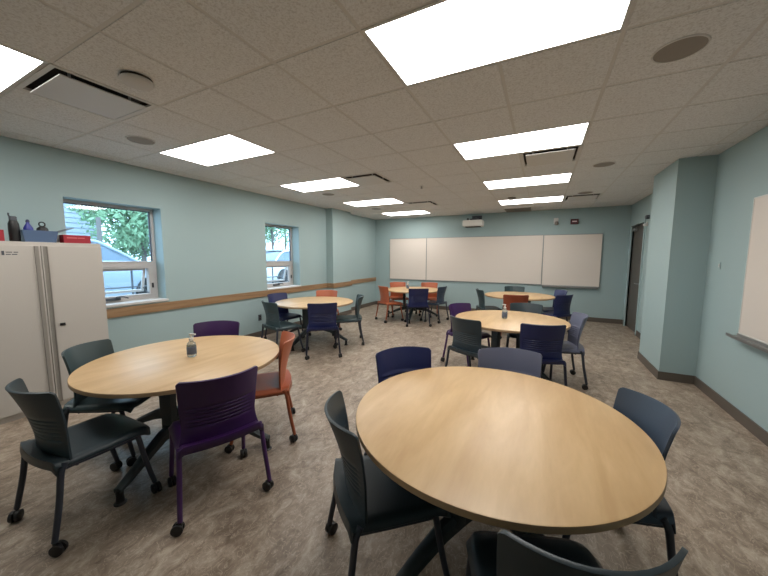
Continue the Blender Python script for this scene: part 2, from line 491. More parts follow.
t = thing('return_grille', 'dark slatted return air grille in the ceiling close to the back wall', 'air grille', (cx, cy, H))
bm = BM(); a = .29
box(bm, -a, a, -a, -a+.025, -.014, 0); box(bm, -a, a, a-.025, a, -.014, 0); box(bm, -a, -a+.025, -a, a, -.014, 0); box(bm, a-.025, a, -a, a, -.014, 0)
obj('grille_frame', bm, M['ceilgrey'], t)
bm = BM()
for k in range(12):
    y = -a+.045+k*.046; box(bm, -a+.025, a-.025, y-.002, y+.018, -.010, -.007)
obj('grille_slats', bm, M['ceilgrey'], t)
bm = BM(); box(bm, -a+.01, a-.01, -a+.01, a-.01, -.004, -.0005); obj('grille_backing', bm, M['cav'], t)

def speaker(x, y, label, r=.125):
    t = thing('ceiling_speaker', label, 'ceiling speaker', (x, y, H), 0, 'round ceiling speakers')
    bm = BM(); lathe(bm, [(r-.012, -.001), (r-.010, -.007), (r-.003, -.006), (r, 0)], 40); obj('speaker_ring', bm, M['ceilwhite'], t, True)
    bm = BM(); lathe(bm, [(0, -.0075), (r*.5, -.007), (r-.011, -.004), (r-.011, -.001)], 40); obj('speaker_grille', bm, M['ceilgrey'], t, True)
speaker(.632, 2.43, 'largest round grey ceiling speaker, at the upper right of the photo')
speaker(.632, 4.88, 'round ceiling speaker near the top of the right wall pier')
speaker(.632, 6.82, 'smallest round ceiling speaker on the right, before the far vent')
speaker(-3.69, 1.82, 'round ceiling speaker over the cabinet side, left of the second lit panel')
speaker(-3.66, 4.89, 'round ceiling speaker beside the window wall, beyond the third left light')
speaker(-3.69, 6.85, 'farthest round ceiling speaker on the left, over the wall pier')
t = thing('ceiling_sensor', 'round white dome unit standing off the ceiling beside the large vent panel', 'ceiling sensor', (-2.45, 1.21, H))
bm = BM(); lathe(bm, [(0, 0), (.085, 0), (.085, -.016), (0, -.016)], 32); obj('sensor_base', bm, M['cav'], t)
bm = BM(); lathe(bm, [(0, -.05), (.06, -.048), (.088, -.036), (.094, -.024), (.09, -.016), (0, -.016)], 32); obj('sensor_dome', bm, M['tbar'], t, True)
bm = BM(); lathe(bm, [(0, 0), (.075, 0), (.075, -.02), (.05, -.045), (0, -.05)], 24)
tag(obj('smoke_detector', bm, M['ceilgrey'], None, True, (-.60, 6.75, H)), 'small round grey smoke detector before the farthest right light', 'smoke detector')
t = thing('sprinkler', 'tiny metal sprinkler head hanging from the middle of the ceiling', 'sprinkler', (-1.85, 5.02, H))
bm = BM(); lathe(bm, [(0, 0), (.035, 0), (.03, -.006), (0, -.008)], 20); obj('escutcheon', bm, M['ceilwhite'], t, True)
bm = BM(); tube(bm, [(0, 0, -.006), (0, 0, -.04)], .009); lathe(bm, [(0, -.04), (.02, -.04), (.02, -.043), (0, -.043)], 16); obj('sprinkler_head', bm, M['alu'], t)

# ------------------------------------------------------------------ whiteboards
def whiteboard(name, label, x0, x1, z0, z1, dep=.02, tray=None):
    t = thing(name, label, 'whiteboard', ((x0+x1)/2, YB, z0), 0, 'whiteboards on the back wall')
    w2 = (x1-x0)/2; hh = z1-z0; f = .018
    bm = BM(); box(bm, -w2+.006, w2-.006, -dep, -.001, .006, hh-.006); obj('writing_surface', bm, M['board'], t)
    bm = BM(); d2 = dep+.004
    box(bm, -w2, w2, -d2, -.001, hh-f*.7, hh, .002); box(bm, -w2, w2, -d2, -.001, 0, f, .002)
    box(bm, -w2, -w2+f*.5, -d2, -.001, f, hh-f*.7, .002); box(bm, w2-f*.5, w2, -d2, -.001, f, hh-f*.7, .002)
    obj('board_frame', bm, M['alu'], t)
    if tray:
        bm = BM(); box(bm, -w2+tray, w2-.03, -.085, -d2, -.03, -.02, .002); box(bm, -w2+tray, w2-.03, -.09, -.082, -.03, -.004, .002)
        box(bm, -w2+tray, w2-.03, -d2-.004, -.001, -.03, .012, .002)
        obj('marker_tray', bm, M['alu'], t)
whiteboard('whiteboard', 'leftmost narrow whiteboard panel on the back wall', -4.285, -3.08, .84, 2.10)
whiteboard('whiteboard', 'widest whiteboard panel in the middle of the back wall', -3.078, -.004, .84, 2.10)
whiteboard('whiteboard', 'rightmost whiteboard on the back wall, with a marker tray under it', 0.0, 1.225, .83, 2.095, .035, .02)
t = thing('whiteboard', 'whiteboard on the right wall, cut by the right edge of the photo', 'whiteboard', (XR, 2.94, .82))
w2 = 1.21; hh = 1.27
bm = BM(); box(bm, -.022, -.001, -w2+.006, w2-.006, .006, hh-.006); obj('writing_surface', bm, M['board'], t)
bm = BM(); box(bm, -.026, -.001, -w2, w2, hh-.012, hh, .002); box(bm, -.026, -.001, -w2, w2, 0, .012, .002); box(bm, -.026, -.001, w2-.008, w2, .012, hh-.012, .002); box(bm, -.026, -.001, -w2, -w2+.008, .012, hh-.012, .002)
obj('board_frame', bm, M['white'], t)
bm = BM(); box(bm, -.09, -.001, -w2+.1, w2+.03, -.036, -.026, .002); box(bm, -.098, -.088, -w2+.1, w2+.03, -.036, -.006, .003); box(bm, -.02, -.001, -w2+.1, w2+.03, -.036, -.002, .002)
obj('marker_tray', bm, M['alu'], t)

# ------------------------------------------------------------------ wall devices
t = thing('projector', 'white projector on a dark bracket high on the back wall, above the whiteboards', 'projector', (-1.66, YB, 2.33))
bm = BM(); box(bm, -.25, .25, -.62, -.28, .0, .16, .035)
obj('projector_body', bm, M['white'], t, True)
bm = BM(); box(bm, -.19, .19, -.55, -.35, -.014, .004, .005); obj('lens_recess', bm, M['cav'], t)
bm = BM(); box(bm, -.08, .12, -.50, -.36, .16, .205, .008); box(bm, -.03, .05, -.44, -.001, .205, .25, .004); box(bm, -.12, .14, -.02, -.001, .12, .33, .004); box(bm, -.16, -.12, -.5, -.4, .158, .22, .004)
obj('wall_bracket', bm, M['gasket'], t)
t = thing('fire_strobe', 'small dark red alarm box with a pale mark on the upper back wall', 'fire alarm', (.64, YB, 2.395))
bm = BM(); box(bm, -.082, .082, -.055, -.001, -.062, .062, .008); obj('alarm_housing', bm, mat('dark_red_plastic', srgb(74, 24, 32), .4), t)
bm = BM(); box(bm, -.05, .045, -.062, -.055, -.012, .016, .003); obj('strobe_lens', bm, M['pink'], t)
t = thing('emergency_lamp', 'small white wall unit beside the red alarm box, over the right whiteboard', 'wall sensor', (.25, YB, 2.42))
bm = BM(); box(bm, -.05, .05, -.03, -.001, -.06, .08, .012); obj('housing', bm, M['white'], t)
bm = BM(); lathe(bm, [(0, .05), (.03, .045), (.045, 0), (.04, -.03), (0, -.045)], 20, (.01, -.045, -.05)); obj('lens_head', bm, M['ceilgrey'], t, True)
bm = BM(); box(bm, -.006, -.001, -.022, .022, -.04, .04, .002)
sw = tag(obj('light_switch', bm, M['wall'], None, False, (XR, 4.70, 1.455)), 'small light switch plate on the right wall beside the pier', 'light switch')
bm = BM(); box(bm, -.011, -.006, -.008, .008, -.02, .02, .002); obj('toggle', bm, M['tbar'], sw)
t = thing('wall_outlet', 'dark power outlet low on the left wall under the wooden rail', 'outlet', (XL, 4.19, .37))
bm = BM(); box(bm, .001, .010, -.035, .035, -.058, .058, .003); obj('cover_plate', bm, M['gasket'], t)
bm = BM(); box(bm, .010, .013, -.016, .016, .008, .034, .002); box(bm, .010, .013, -.016, .016, -.034, -.008, .002); obj('socket', bm, M['black'], t)
t = thing('wall_sensor', 'small dark box high on the right wall beside the door frame', 'wall sensor', (XR, 7.50, 2.29))
bm = BM(); box(bm, -.05, -.001, -.05, .05, -.03, .035, .006); obj('sensor_box', bm, M['gasket'], t)
bm = BM(); lathe(bm, [(0, -.04), (.03, -.035), (.035, 0), (0, .01)], 16, (-.035, .05, -.12)); box(bm, -.02, -.001, .02, .08, -.16, -.08, .004); obj('sensor_eye', bm, M['white'], t, True)

# ------------------------------------------------------------------ storage cabinet
CX, CY0, CY1, CZ = -4.33, .18, 1.675, 1.672
t = thing('storage_cabinet', 'tall cream steel two-door storage cabinet standing against the left wall', 'cabinet', ((-4.79+CX)/2, 1.2, 0))
ox, oy = (-4.79+CX)/2, 1.2
CYa = .735
bm = BM(); box(bm, -4.775, CX-.022, CYa, CY1, .0, CZ, .004); obj('cabinet_body', L_(bm, ox, oy), M['cab'], t)
def door(ya, yb, hy, sgn):
    bm = BM(); box(bm, CX-.021, CX, ya, yb, .06, CZ-.035, .004)
    d = obj('door', L_(bm, ox, oy), M['cab'], t)
    return d
d1 = door(CYa+.004, 1.202, 1.17, 1)
d2 = door(1.208, CY1-.004, 1.23, -1)
for d, yy in ((d1, 1.178), (d2, 1.232)):
    bm = BM(); box(bm, CX-.003, CX+.003, yy-.013, yy+.013, .06, CZ-.04, .001)
    box(bm, CX, CX+.014, yy-.018 if yy < 1.2 else yy+.012, yy-.012 if yy < 1.2 else yy+.018, .06, CZ-.04, .001)
    obj('handle_strip', L_(bm, ox, oy), M['cabin'], d)
bm = BM(); box(bm, CX-.002, CX+.009, 1.285, 1.325, .835, .862, .003); obj('lock', L_(bm, ox, oy), M['black'], d2)
bm = BM(); box(bm, CX, CX+.002, .955, .972, 1.545, 1.583)
for a, b, z in ((.98, 1.02, 1.572), (1.028, 1.056, 1.572), (.98, 1.01, 1.552), (1.016, 1.05, 1.552)): box(bm, CX, CX+.001, a, b, z-.004, z+.004)
obj('name_plate', L_(bm, ox, oy), M['gasket'], d1)
bm = BM(); box(bm, -4.775, CX-.03, CYa+.01, CY1-.01, 0, .06); 
bm.free()

# things on top of the cabinet
ZT = CZ+.001
t = thing('water_flask', 'tall black drinking flask standing on the left of the cabinet top', 'bottle', (-4.5, 1.088, ZT))
bm = BM(); lathe(bm, [(0, 0), (.034, 0), (.037, .01), (.038, .12), (.036, .17), (.026, .20), (.022, .205), (0, .205)], 24); obj('flask_body', bm, M['black'], t, True)
bm = BM(); lathe(bm, [(0, .2), (.026, .2), (.026, .232), (.02, .24), (0, .24)], 20); tube(bm, smooth([(0, -.022, .235), (0, -.026, .255), (0, -.024, .268)], 3), .006); obj('flask_lid', bm, M['gasket'], t, True)
bm = BM()
x0, x1, y0, y1, hh, tk = -4.66, -4.44, 1.125, 1.375, .115, .004
def fr(bmx, s, z): return [bmx.verts.new((( x0+x1)/2+(x1-x0)/2*sx*s, (y0+y1)/2+(y1-y0)/2*sy*s, z)) for sx, sy in ((-1, -1), (1, -1), (1, 1), (-1, 1))]
A = fr(bm, .86, 0); B = fr(bm, 1, hh); C2 = fr(bm, .97, hh); D = fr(bm, .83, tk)
for u, v_ in ((A, B), (B, C2), (C2, D)):
    for q in range(4): bm.faces.new((u[q], u[(q+1) % 4], v_[(q+1) % 4], v_[q]))
bm.faces.new(A[::-1]); bm.faces.new(D)
oo = (-4.55, 1.25, ZT)
tag(obj('plastic_bin', L_(bm, -4.55, 1.25), mat('smoky_blue_plastic', srgb(84, 104, 134), .3), None, False, oo), 'open smoky blue plastic bin full of bottles on the cabinet top', 'bin')
t = thing('spray_bottle', 'bright blue spray bottle standing in the bin on the cabinet', 'bottle', (-4.5, 1.182, ZT+.006))
bm = BM(); lathe(bm, [(0, 0), (.035, 0), (.036, .10), (.034, .13), (.013, .175), (.012, .185), (0, .185)], 20); obj('bottle_body', bm, mat('cobalt_plastic', srgb(36, 44, 130), .35), t, True)
bm = BM(); lathe(bm, [(0, .185), (.014, .185), (.014, .20), (.008, .212), (0, .212)], 16); obj('bottle_cap', bm, M['navy'] if 'navy' in M else P['navy'], t, True)
t = thing('wide_bottle', 'low black bottle with a ring carry loop, lying in the cabinet-top bin', 'bottle', (-4.52, 1.285, ZT+.006))
bm = BM(); lathe(bm, [(0, 0), (.045, 0), (.046, .10), (.04, .135), (.02, .155), (0, .155)], 20); obj('bottle_body', bm, M['black'], t, True)
bm = BM(); tube(bm, [(0, .022*math.cos(a*PI/6), .176+.022*math.sin(a*PI/6)) for a in range(13)], .006, 8); obj('carry_loop', bm, M['black'], t, True)
bm = BM(); box(bm, -.045, .045, -.05, .05, 0, .012, .003)
t = thing('marker_tin', 'dark flat box propped in the bin between the two bottles', 'box', (-4.60, 1.215, ZT+.006))
bm.free(); bm = BM(); box(bm, -.02, .02, -.012, .012, 0, .128, .002); obj('box_body', bm, M['red'], t)
bm = BM(); box(bm, -.021, .021, -.013, .013, .128, .134, .002); obj('box_lid', bm, M['gasket'], t)
bm = BM(); box(bm, -.1, .1, -.09, .09, 0, .006, .002)
for v in bm.verts: v.co = Matrix.Rotation(R(24), 4, 'X') @ v.co
bm2 = bm
tag(obj('bin_lid', bm2, mat('grey_lid', srgb(110, 114, 118), .5), None, False, (-4.60, 1.440, ZT+.124)), 'grey flat lid leaning against the bin on the cabinet', 'lid')
bm = BM(); box(bm, -.05, .05, -.018, .018, 0, .085, .004)
tag(obj('paper_box', bm, M['white'], None, False, (-4.62, 1.402, ZT)), 'small white box under the leaning lid on the cabinet', 'box')
bm = BM(); box(bm, -.075, .075, -.11, .11, 0, .088, .003)
t = tag(obj('card_box', bm, M['red'], None, False, (-4.56, 1.535, ZT)), 'low red card box at the window end of the cabinet top', 'box')
bm = BM(); box(bm, .075, .0762, -.085, -.005, .05, .066); box(bm, .075, .0762, .0, .06, .052, .064); obj('printed_strip', bm, mat('faded_red_print', srgb(190, 90, 96), .6), t)
bm = BM(); box(bm, -.06, .06, -.09, .07, 0, .105, .003)
tag(obj('card_box', bm, M['red'], None, False, (-4.5, .94, ZT)), 'red card box at the left edge of the photo, left of the flask', 'box')

# ------------------------------------------------------------------ tables
def make_table():
    t = thing('round_table', '', 'table')
    Rr = .69
    bm = BM(); lathe(bm, [(0, .735), (Rr-.006, .735), (Rr-.001, .733), (Rr-.001, .7125), (0, .7125)], 96); obj('tabletop', bm, M['table'], t, True, angle=30)
    bm = BM(); lathe(bm, [(Rr-.001, .7331), (Rr, .731), (Rr, .708), (Rr-.008, .704), (Rr-.02, .704), (Rr-.02, .7124)], 96); obj('edge_band', bm, M['edge'], t, True, angle=60)
    bm = BM(); lathe(bm, [(0, .7124), (Rr-.021, .7124), (Rr-.021, .7055), (0, .7055)], 64); obj('underside', bm, M['gasket'], t)
    bm = BM()
    cr = [(-.4, -.025), (-.025, -.025), (-.025, -.4), (.025, -.4), (.025, -.025), (.4, -.025), (.4, .025), (.025, .025), (.025, .4), (-.025, .4), (-.025, .025), (-.4, .025)]
    lo = [bm.verts.new((a_, b_, .672)) for a_, b_ in cr]; hi = [bm.verts.new((a_, b_, .7054)) for a_, b_ in cr]
    bm.faces.new(lo); bm.faces.new(hi)
    for q in range(12): bm.faces.new((lo[q], lo[(q+1) % 12], hi[(q+1) % 12], hi[q]))
    obj('support_frame', bm, M['tmetal'], t)
    bm = BM(); box(bm, -.07, .07, -.07, .07, .20, .30, .012); obj('hub', bm, M['tmetal'], t)
    for k in range(4):
        mx = Matrix.Rotation(k*PI/2, 4, 'Z')
        bm = BM(); box(bm, .198, .258, -.042, .042, .235, .674, .008, mx); obj('post', bm, M['tmetal'], t, True)
        bm = BM()
        # arched arm: tapered box swept outwards and down
        pr = [(.05, .265, .042, .036), (.20, .258, .044, .036), (.32, .235, .040, .034), (.45, .180, .030, .032), (.58, .118, .021, .028), (.655, .092, .016, .024)]
        rings = []
        for r_, z_, h_, w_ in pr:
            rings.append([bm.verts.new(mx @ Vector((r_, a*w_, z_+b*h_))) for a, b in ((-1, -.8), (-.6, -1), (.6, -1), (1, -.8), (1, .5), (.5, 1), (-.5, 1), (-1, .5))])
        for A_, B_ in zip(rings, rings[1:]):
            for q in range(8): bm.faces.new((A_[q], A_[(q+1) % 8], B_[(q+1) % 8], B_[q]))
        bm.faces.new(rings[0][::-1]); bm.faces.new(rings[-1])
        arm = obj('foot', bm, M['tmetal'], t, True)
        bm = BM(); lathe(bm, [(0, 0), (.034, 0), (.034, .006), (.024, .014), (.020, .05), (.022, .088), (0, .088)], 16, mtx=mx @ Matrix.Translation((.64, 0, 0)))
        obj('glide', bm, M['black'], arm, True)
    return t

tables = [
    ((-.212, 1.630), 61, 'nearest round maple-topped table, bare, at the bottom right of the photo'),
    ((-2.505, 1.470), 20, 'round maple-topped table with a pump bottle, standing in front of the cream cabinet'),
    ((-3.64, 4.42), 3.7, 'round maple-topped table by the second window, under the wooden wall rail'),
    ((-2.85, 7.25), 13.7, 'small-looking round table in the far left corner, with orange chairs around'),
    ((-.350, 4.33), 55.1, 'round maple-topped table with a bottle in the middle of the right column of tables'),
    ((-.424, 7.20), 30, 'farthest round table on the right, next to the back whiteboards')]
proto = make_table()
for k, ((x, y), a, lab) in enumerate(tables):
    o = proto if k == 0 else dup(proto)
    o.location = (x, y, 0); o.rotation_euler = (0, 0, R(a)); o['label'] = lab; o['group'] = 'round maple tables'
    # the laminate grain turns with the top, which shares one orientation in the room
    for ch in o.children:
        if ch.name.startswith('tabletop'): ch.rotation_euler = (0, 0, -R(a))

# ------------------------------------------------------------------ chairs
BT_ = .844
def back_pt(u, z):
    v = (z-.44)/(BT_-.44)
    hw = .224 - .020*math.sin(min(1, max(0, v)/.3)*PI/2) + .018*max(0, (v-.3)/.7)
    yb = -.178 - .035*v - .065*v*v
    yy = yb + (.034 + .062*v)*abs(u)**2.1
    return Vector((u*hw, yy, z))

def make_back():
    zs = [.432, .455, .48, .505, .53]
    rib = set()
    z = .545
    for k in range(6):
        rib.add(len(zs)+1); rib.add(len(zs)+2)
        zs += [z, z+.005, z+.010, z+.015]; z += .0235
    zs += [.70, .73, .76, .79, .812, .828, .837, BT_]
    us = [-1, -.975, -.94, -.88, -.78, -.66, -.52, -.36, -.18, 0, .18, .36, .52, .66, .78, .88, .94, .975, 1]
    bm = BM(); g = []
    for i, z in enumerate(zs):
        row = []
        for u in us:
            zz = z
            if z > .79:
                k = (z-.79)/(BT_-.79)
                drop = .016*((abs(u)-.93)/.07)**2*k if abs(u) > .93 else 0
                zz = z + .004*(1-u*u)*k - drop
            p = back_pt(u, zz)
            if i in rib and abs(u) < .80: p.y += .0055
            row.append(bm.verts.new(p))
        g.append(row)
    for i in range(len(zs)-1):
        for j in range(len(us)-1):
            bm.faces.new((g[i][j], g[i][j+1], g[i+1][j+1], g[i+1][j]))
    return bm

def make_seat():
    bm = BM(); nx, ny = 17, 16
    g = []
    for j in range(ny):
        y = -.205 + .462*j/(ny-1)
        t_ = j/(ny-1)
        row = []
        for i in range(nx):
            u = -1+2*i/(nx-1)
            hw = .238 - .012*max(0, (t_-.8)/.2)**2
            z = .462 - .012*(1-u*u)*(math.sin(t_*PI)) 
            if abs(u) > .86: z -= .034*((abs(u)-.86)/.14)**1.3*(.8+.2*t_)
            if t_ > .78: z -= .034*((t_-.78)/.22)**2
            if t_ < .12: z += .012*((.12-t_)/.12)
            yy = y
            if t_ < .2: yy -= (.035*(1-u*u))*(1-t_/.2)
            if t_ > .75: yy -= .022*(u**6)*((t_-.75)/.25)
            row.append(bm.verts.new((u*hw, yy, z)))
        g.append(row)
    # rear lip folded down
    lip = [bm.verts.new(v.co + Vector((0, -.006, -.044))) for v in g[0]]
    for i in range(nx-1): bm.faces.new((lip[i], lip[i+1], g[0][i+1], g[0][i]))
    for j in range(ny-1):
        for i in range(nx-1): bm.faces.new((g[j][i], g[j][i+1], g[j+1][i+1], g[j+1][i]))
    return bm

def make_chair():
    t = thing('classroom_chair', '', 'chair')
    s = obj('seat', make_seat(), P['slate'], t, True, angle=60)
    md = s.modifiers.new('thick', 'SOLIDIFY'); md.thickness = .014; md.offset = -1
    b = obj('backrest', make_back(), P['slate'], t, True, angle=60)
    md = b.modifiers.new('thick', 'SOLIDIFY'); md.thickness = .012; md.offset = 0
    md = b.modifiers.new('round', 'BEVEL'); md.width = .003; md.segments = 2; md.limit_method = 'ANGLE'; md.angle_limit = R(50)
    bm = BM()
    for s_ in (-1, 1): tube(bm, smooth([(s_*.214, .165, .413), (s_*.216, 0, .416), (s_*.219, -.17, .424)], 3), .013, 8)
    tube(bm, [(-.212, .10, .408), (.212, .10, .408)], .009, 8)
    tube(bm, [(-.216, -.12, .410), (.216, -.12, .410)], .009, 8)
    obj('seat_frame', bm, LEG['slate'], t, True)
    # back uprights: short brackets climbing from the rear corners
    for sx in (-1, 1):
        for rear in (0, 1):
            bm = BM()
            if rear: pts = [(sx*.224, -.168, .452), (sx*.227, -.180, .43), (sx*.230, -.192, .40), (sx*.238, -.210, .26), (sx*.246, -.232, .14), (sx*.250, -.246, .068)]
            else: pts = [(sx*.214, .150, .428), (sx*.217, .170, .40), (sx*.222, .190, .28), (sx*.228, .214, .16), (sx*.232, .236, .068)]
            rad = [.015]*2 + [.0145]*20
            pp = smooth(pts, 3)
            tube(bm, pp, [.0155-.002*k/len(pp) for k in range(len(pp))], 10)
            lg = obj('leg', bm, LEG['slate'], t, True)
            e = pts[-1]
            bm = BM()
            # local origin on the stem; twin wheels trail behind
            for wx in (-.0135, .0135):
                lathe(bm, [(0, -.010), (.024, -.010), (.0305, -.007), (.0315, 0), (.0305, .007), (.024, .010), (0, .010)], 20, mtx=Matrix.Translation((wx, -.014, -.036)) @ Matrix.Rotation(PI/2, 4, 'Y'))
            tube(bm, [(0, 0, .012), (0, 0, -.012)], .009, 8)
            lathe(bm, [(0, -.006), (.012, -.006), (.021, -.004), (.021, .004), (.012, .006), (0, .006)], 14, mtx=Matrix.Translation((0, -.010, -.022)) @ Matrix.Rotation(PI/2, 4, 'Y'))
            obj('caster', bm, M['black'], lg, True, e)
    return t

CH_ = [  # x, y, facing deg, colour, label
 (-0.635, 1.27, 43, 'slate', 'dark slate chair on the left side of the nearest table, seat tucked under it'),
 (-0.755, 1.958, -44, 'navy', 'navy chair at the far left edge of the nearest table, only its back showing'),
 (-0.144, 2.245, -76.6, 'bluegrey', 'pale blue-grey chair on the far side of the nearest table, right of the navy back'),
 (0.284, 1.778, -166.2, 'steel', 'steel blue chair on the right side of the nearest table'),
 (0.075, 1.044, 110.7, 'slate', 'almost black chair at the nearest table, cut by the bottom edge of the photo'),
 (-2.43, 0.785, 91, 'slate', 'dark teal-grey chair nearest the left edge, seen from behind beside the cabinet table'),
 (-2.962, 1.170, 33, 'teal', 'teal-grey chair between the cream cabinet and its round table'),
 (-1.862, 1.235, 158, 'purple', 'purple chair in front of the cabinet table with its slotted back to the camera'),
 (-2.122, 1.856, 226.1, 'orange', 'orange chair at the right side of the cabinet table, seen side on'),
 (-2.913, 1.94, -51, 'purple', 'purple chair behind the cabinet table, only the top of its back in view'),
 (-4.224, 4.258, -5.4, 'navy', 'navy chair behind the window table, nearest the wall outlet'),
 (-3.69, 3.64, 74, 'teal', 'teal-grey chair on the left of the window table, turned away from the camera'),
 (-3.06, 3.88, 131, 'navy', 'navy chair in front of the window table, its flat back facing the camera'),
 (-3.86, 4.98, -68, 'orange', 'orange chair behind the window table, below the wooden rail'),
 (-3.07, 4.64, 216, 'teal', 'teal-grey chair on the right side of the window table'),
 (-3.262, 6.75, 56, 'orange', 'orange chair at the left of the far left table, with its seat in view'),
 (-3.4, 7.62, -52, 'orange', 'orange chair behind the far left table, on the left of the bottle'),
 (-2.66, 7.9, -74, 'orange', 'orange chair behind the far left table, on the right of the bottle'),
 (-2.5, 6.62, 118, 'navy', 'navy chair in front of the far left table, seen squarely from behind'),
 (-2.276, 7.22, 171.8, 'steel', 'steel blue chair on the right of the far left table'),
 (-0.682, 3.747, 62.4, 'slate', 'dark slate chair at the front left of the middle right table'),
 (-0.905, 4.49, -31.6, 'purple', 'purple chair at the left of the middle right table, behind the slate chair'),
 (-0.012, 3.803, 105.6, 'navy', 'navy chair in front of the middle right table, its back to the camera'),
 (0.24, 4.395, 190, 'bluegrey', 'pale blue-grey chair on the right of the middle right table'),
 (-0.178, 4.888, -87, 'slate', 'slate grey chair behind the middle right table, just beyond the bottle'),
 (-1, 7.01, 24, 'teal', 'teal-grey chair at the left of the farthest right table, seen edge on'),
 (-0.536, 7.815, -80.7, 'teal', 'teal-grey chair behind the farthest right table, in front of the whiteboards'),
 (-0.455, 6.42, 104, 'rust', 'rust red chair in front of the farthest right table'),
 (0.263, 6.811, 138.5, 'navy', 'navy chair at the front right of the farthest right table'),
 (0.21, 7.43, 206, 'blue', 'mid blue chair on the far right of the farthest right table, behind the navy one'),
]
rnd = random.Random(4)
cproto = make_chair()
for k, (x, y, a, c, lab) in enumerate(CH_):
    o = cproto if k == 0 else dup(cproto)
    o.location = (x, y, 0); o.rotation_euler = (0, 0, R(a-90)); o['label'] = lab; o['group'] = 'classroom chairs on casters'
    for ch in o.children:
        kind = ch.name.split('.')[0]
        ms = ch.material_slots[0]; ms.link = 'OBJECT'
        ms.material = P[c] if kind in ('seat', 'backrest') else LEG[LEGOF[c]]
        if kind == 'leg':
            for cs in ch.children: cs.rotation_euler = (0, 0, rnd.uniform(-PI, PI))

# ------------------------------------------------------------------ pump bottles
def pump_bottle(x, y, a, lab, liquid):
    t = thing('pump_bottle', lab, 'bottle', (x, y, .7355), R(a), 'sanitizer pump bottles on tables')
    bm = BM(); lathe(bm, [(0, 0), (.027, 0), (.030, .004), (.030, .075), (.026, .09), (.013, .102), (.012, .112), (0, .112)], 24); obj('bottle_body', bm, liquid, t, True)
    bm = BM(); lathe(bm, [(.0304, .018), (.0308, .019), (.0308, .068), (.0304, .069)], 24); obj('bottle_label', bm, mat('blue_grey_label', srgb(88, 100, 120), .5), t, True)
    bm = BM(); lathe(bm, [(0, .110), (.015, .110), (.015, .124), (.006, .128), (.0045, .145), (0, .145)], 16); box(bm, -.010, .034, -.008, .008, .145, .155, .003); obj('pump', bm, M['white'], t, True)
    t.scale = (1.15, 1.15, 1.2)
clear = mat('clear_gel_plastic', srgb(206, 214, 214), .1)
clear.node_tree.nodes['Principled BSDF'].inputs['Transmission Weight'].default_value = .75
clear.node_tree.nodes['Principled BSDF'].inputs['IOR'].default_value = 1.3
pump_bottle(-2.494, 1.488, 20, 'clear pump bottle with a blue-grey label on the cabinet table', clear)
pump_bottle(-.413, 4.345, 150, 'clear pump bottle on the middle right table', clear)
pump_bottle(-3.03, 7.32, 40, 'pale pump bottle on the far left table', clear)

# ------------------------------------------------------------------ outside the windows
GZ = .35
M['ground'] = mat('pale_paving', srgb(150, 154, 154), .9, noise=.12, nscale=3)
bm = BM(); box(bm, -34, XL-TW-.02, -12, 36, GZ-.1, GZ)
g_ = obj('pavement', bm, M['ground']); g_['kind'] = 'structure'
M['siding'] = mat('pale_siding', srgb(160, 168, 176), .7)
bm = BM(); box(bm, -24, -19, 3.0, 7.3, GZ, 6.2)
for k in range(26): box(bm, -19, -18.96, 3.0, 7.3, GZ+.05+k*.22, GZ+.22+k*.22)
t = thing('neighbour_house', 'pale house with horizontal siding seen through the first window, left side', 'building', (-21.5, 5.15, GZ))
obj('wall', L_(bm, -21.5, 5.15, GZ), M['siding'], t)
bm = BM(); vv = [bm.verts.new(p) for p in ((-24.4, 2.7, 6.2), (-18.6, 2.7, 6.2), (-18.6, 7.6, 6.2), (-24.4, 7.6, 6.2), (-21.5, 2.7, 8.2), (-21.5, 7.6, 8.2))]
for f in ((0, 1, 4), (2, 3, 5), (1, 2, 5, 4), (3, 0, 4, 5), (0, 3, 2, 1)): bm.faces.new([vv[q] for q in f])
obj('roof', L_(bm, -21.5, 5.15, GZ), mat('grey_shingle', srgb(120, 122, 126), .9, noise=.1, nscale=6), t)

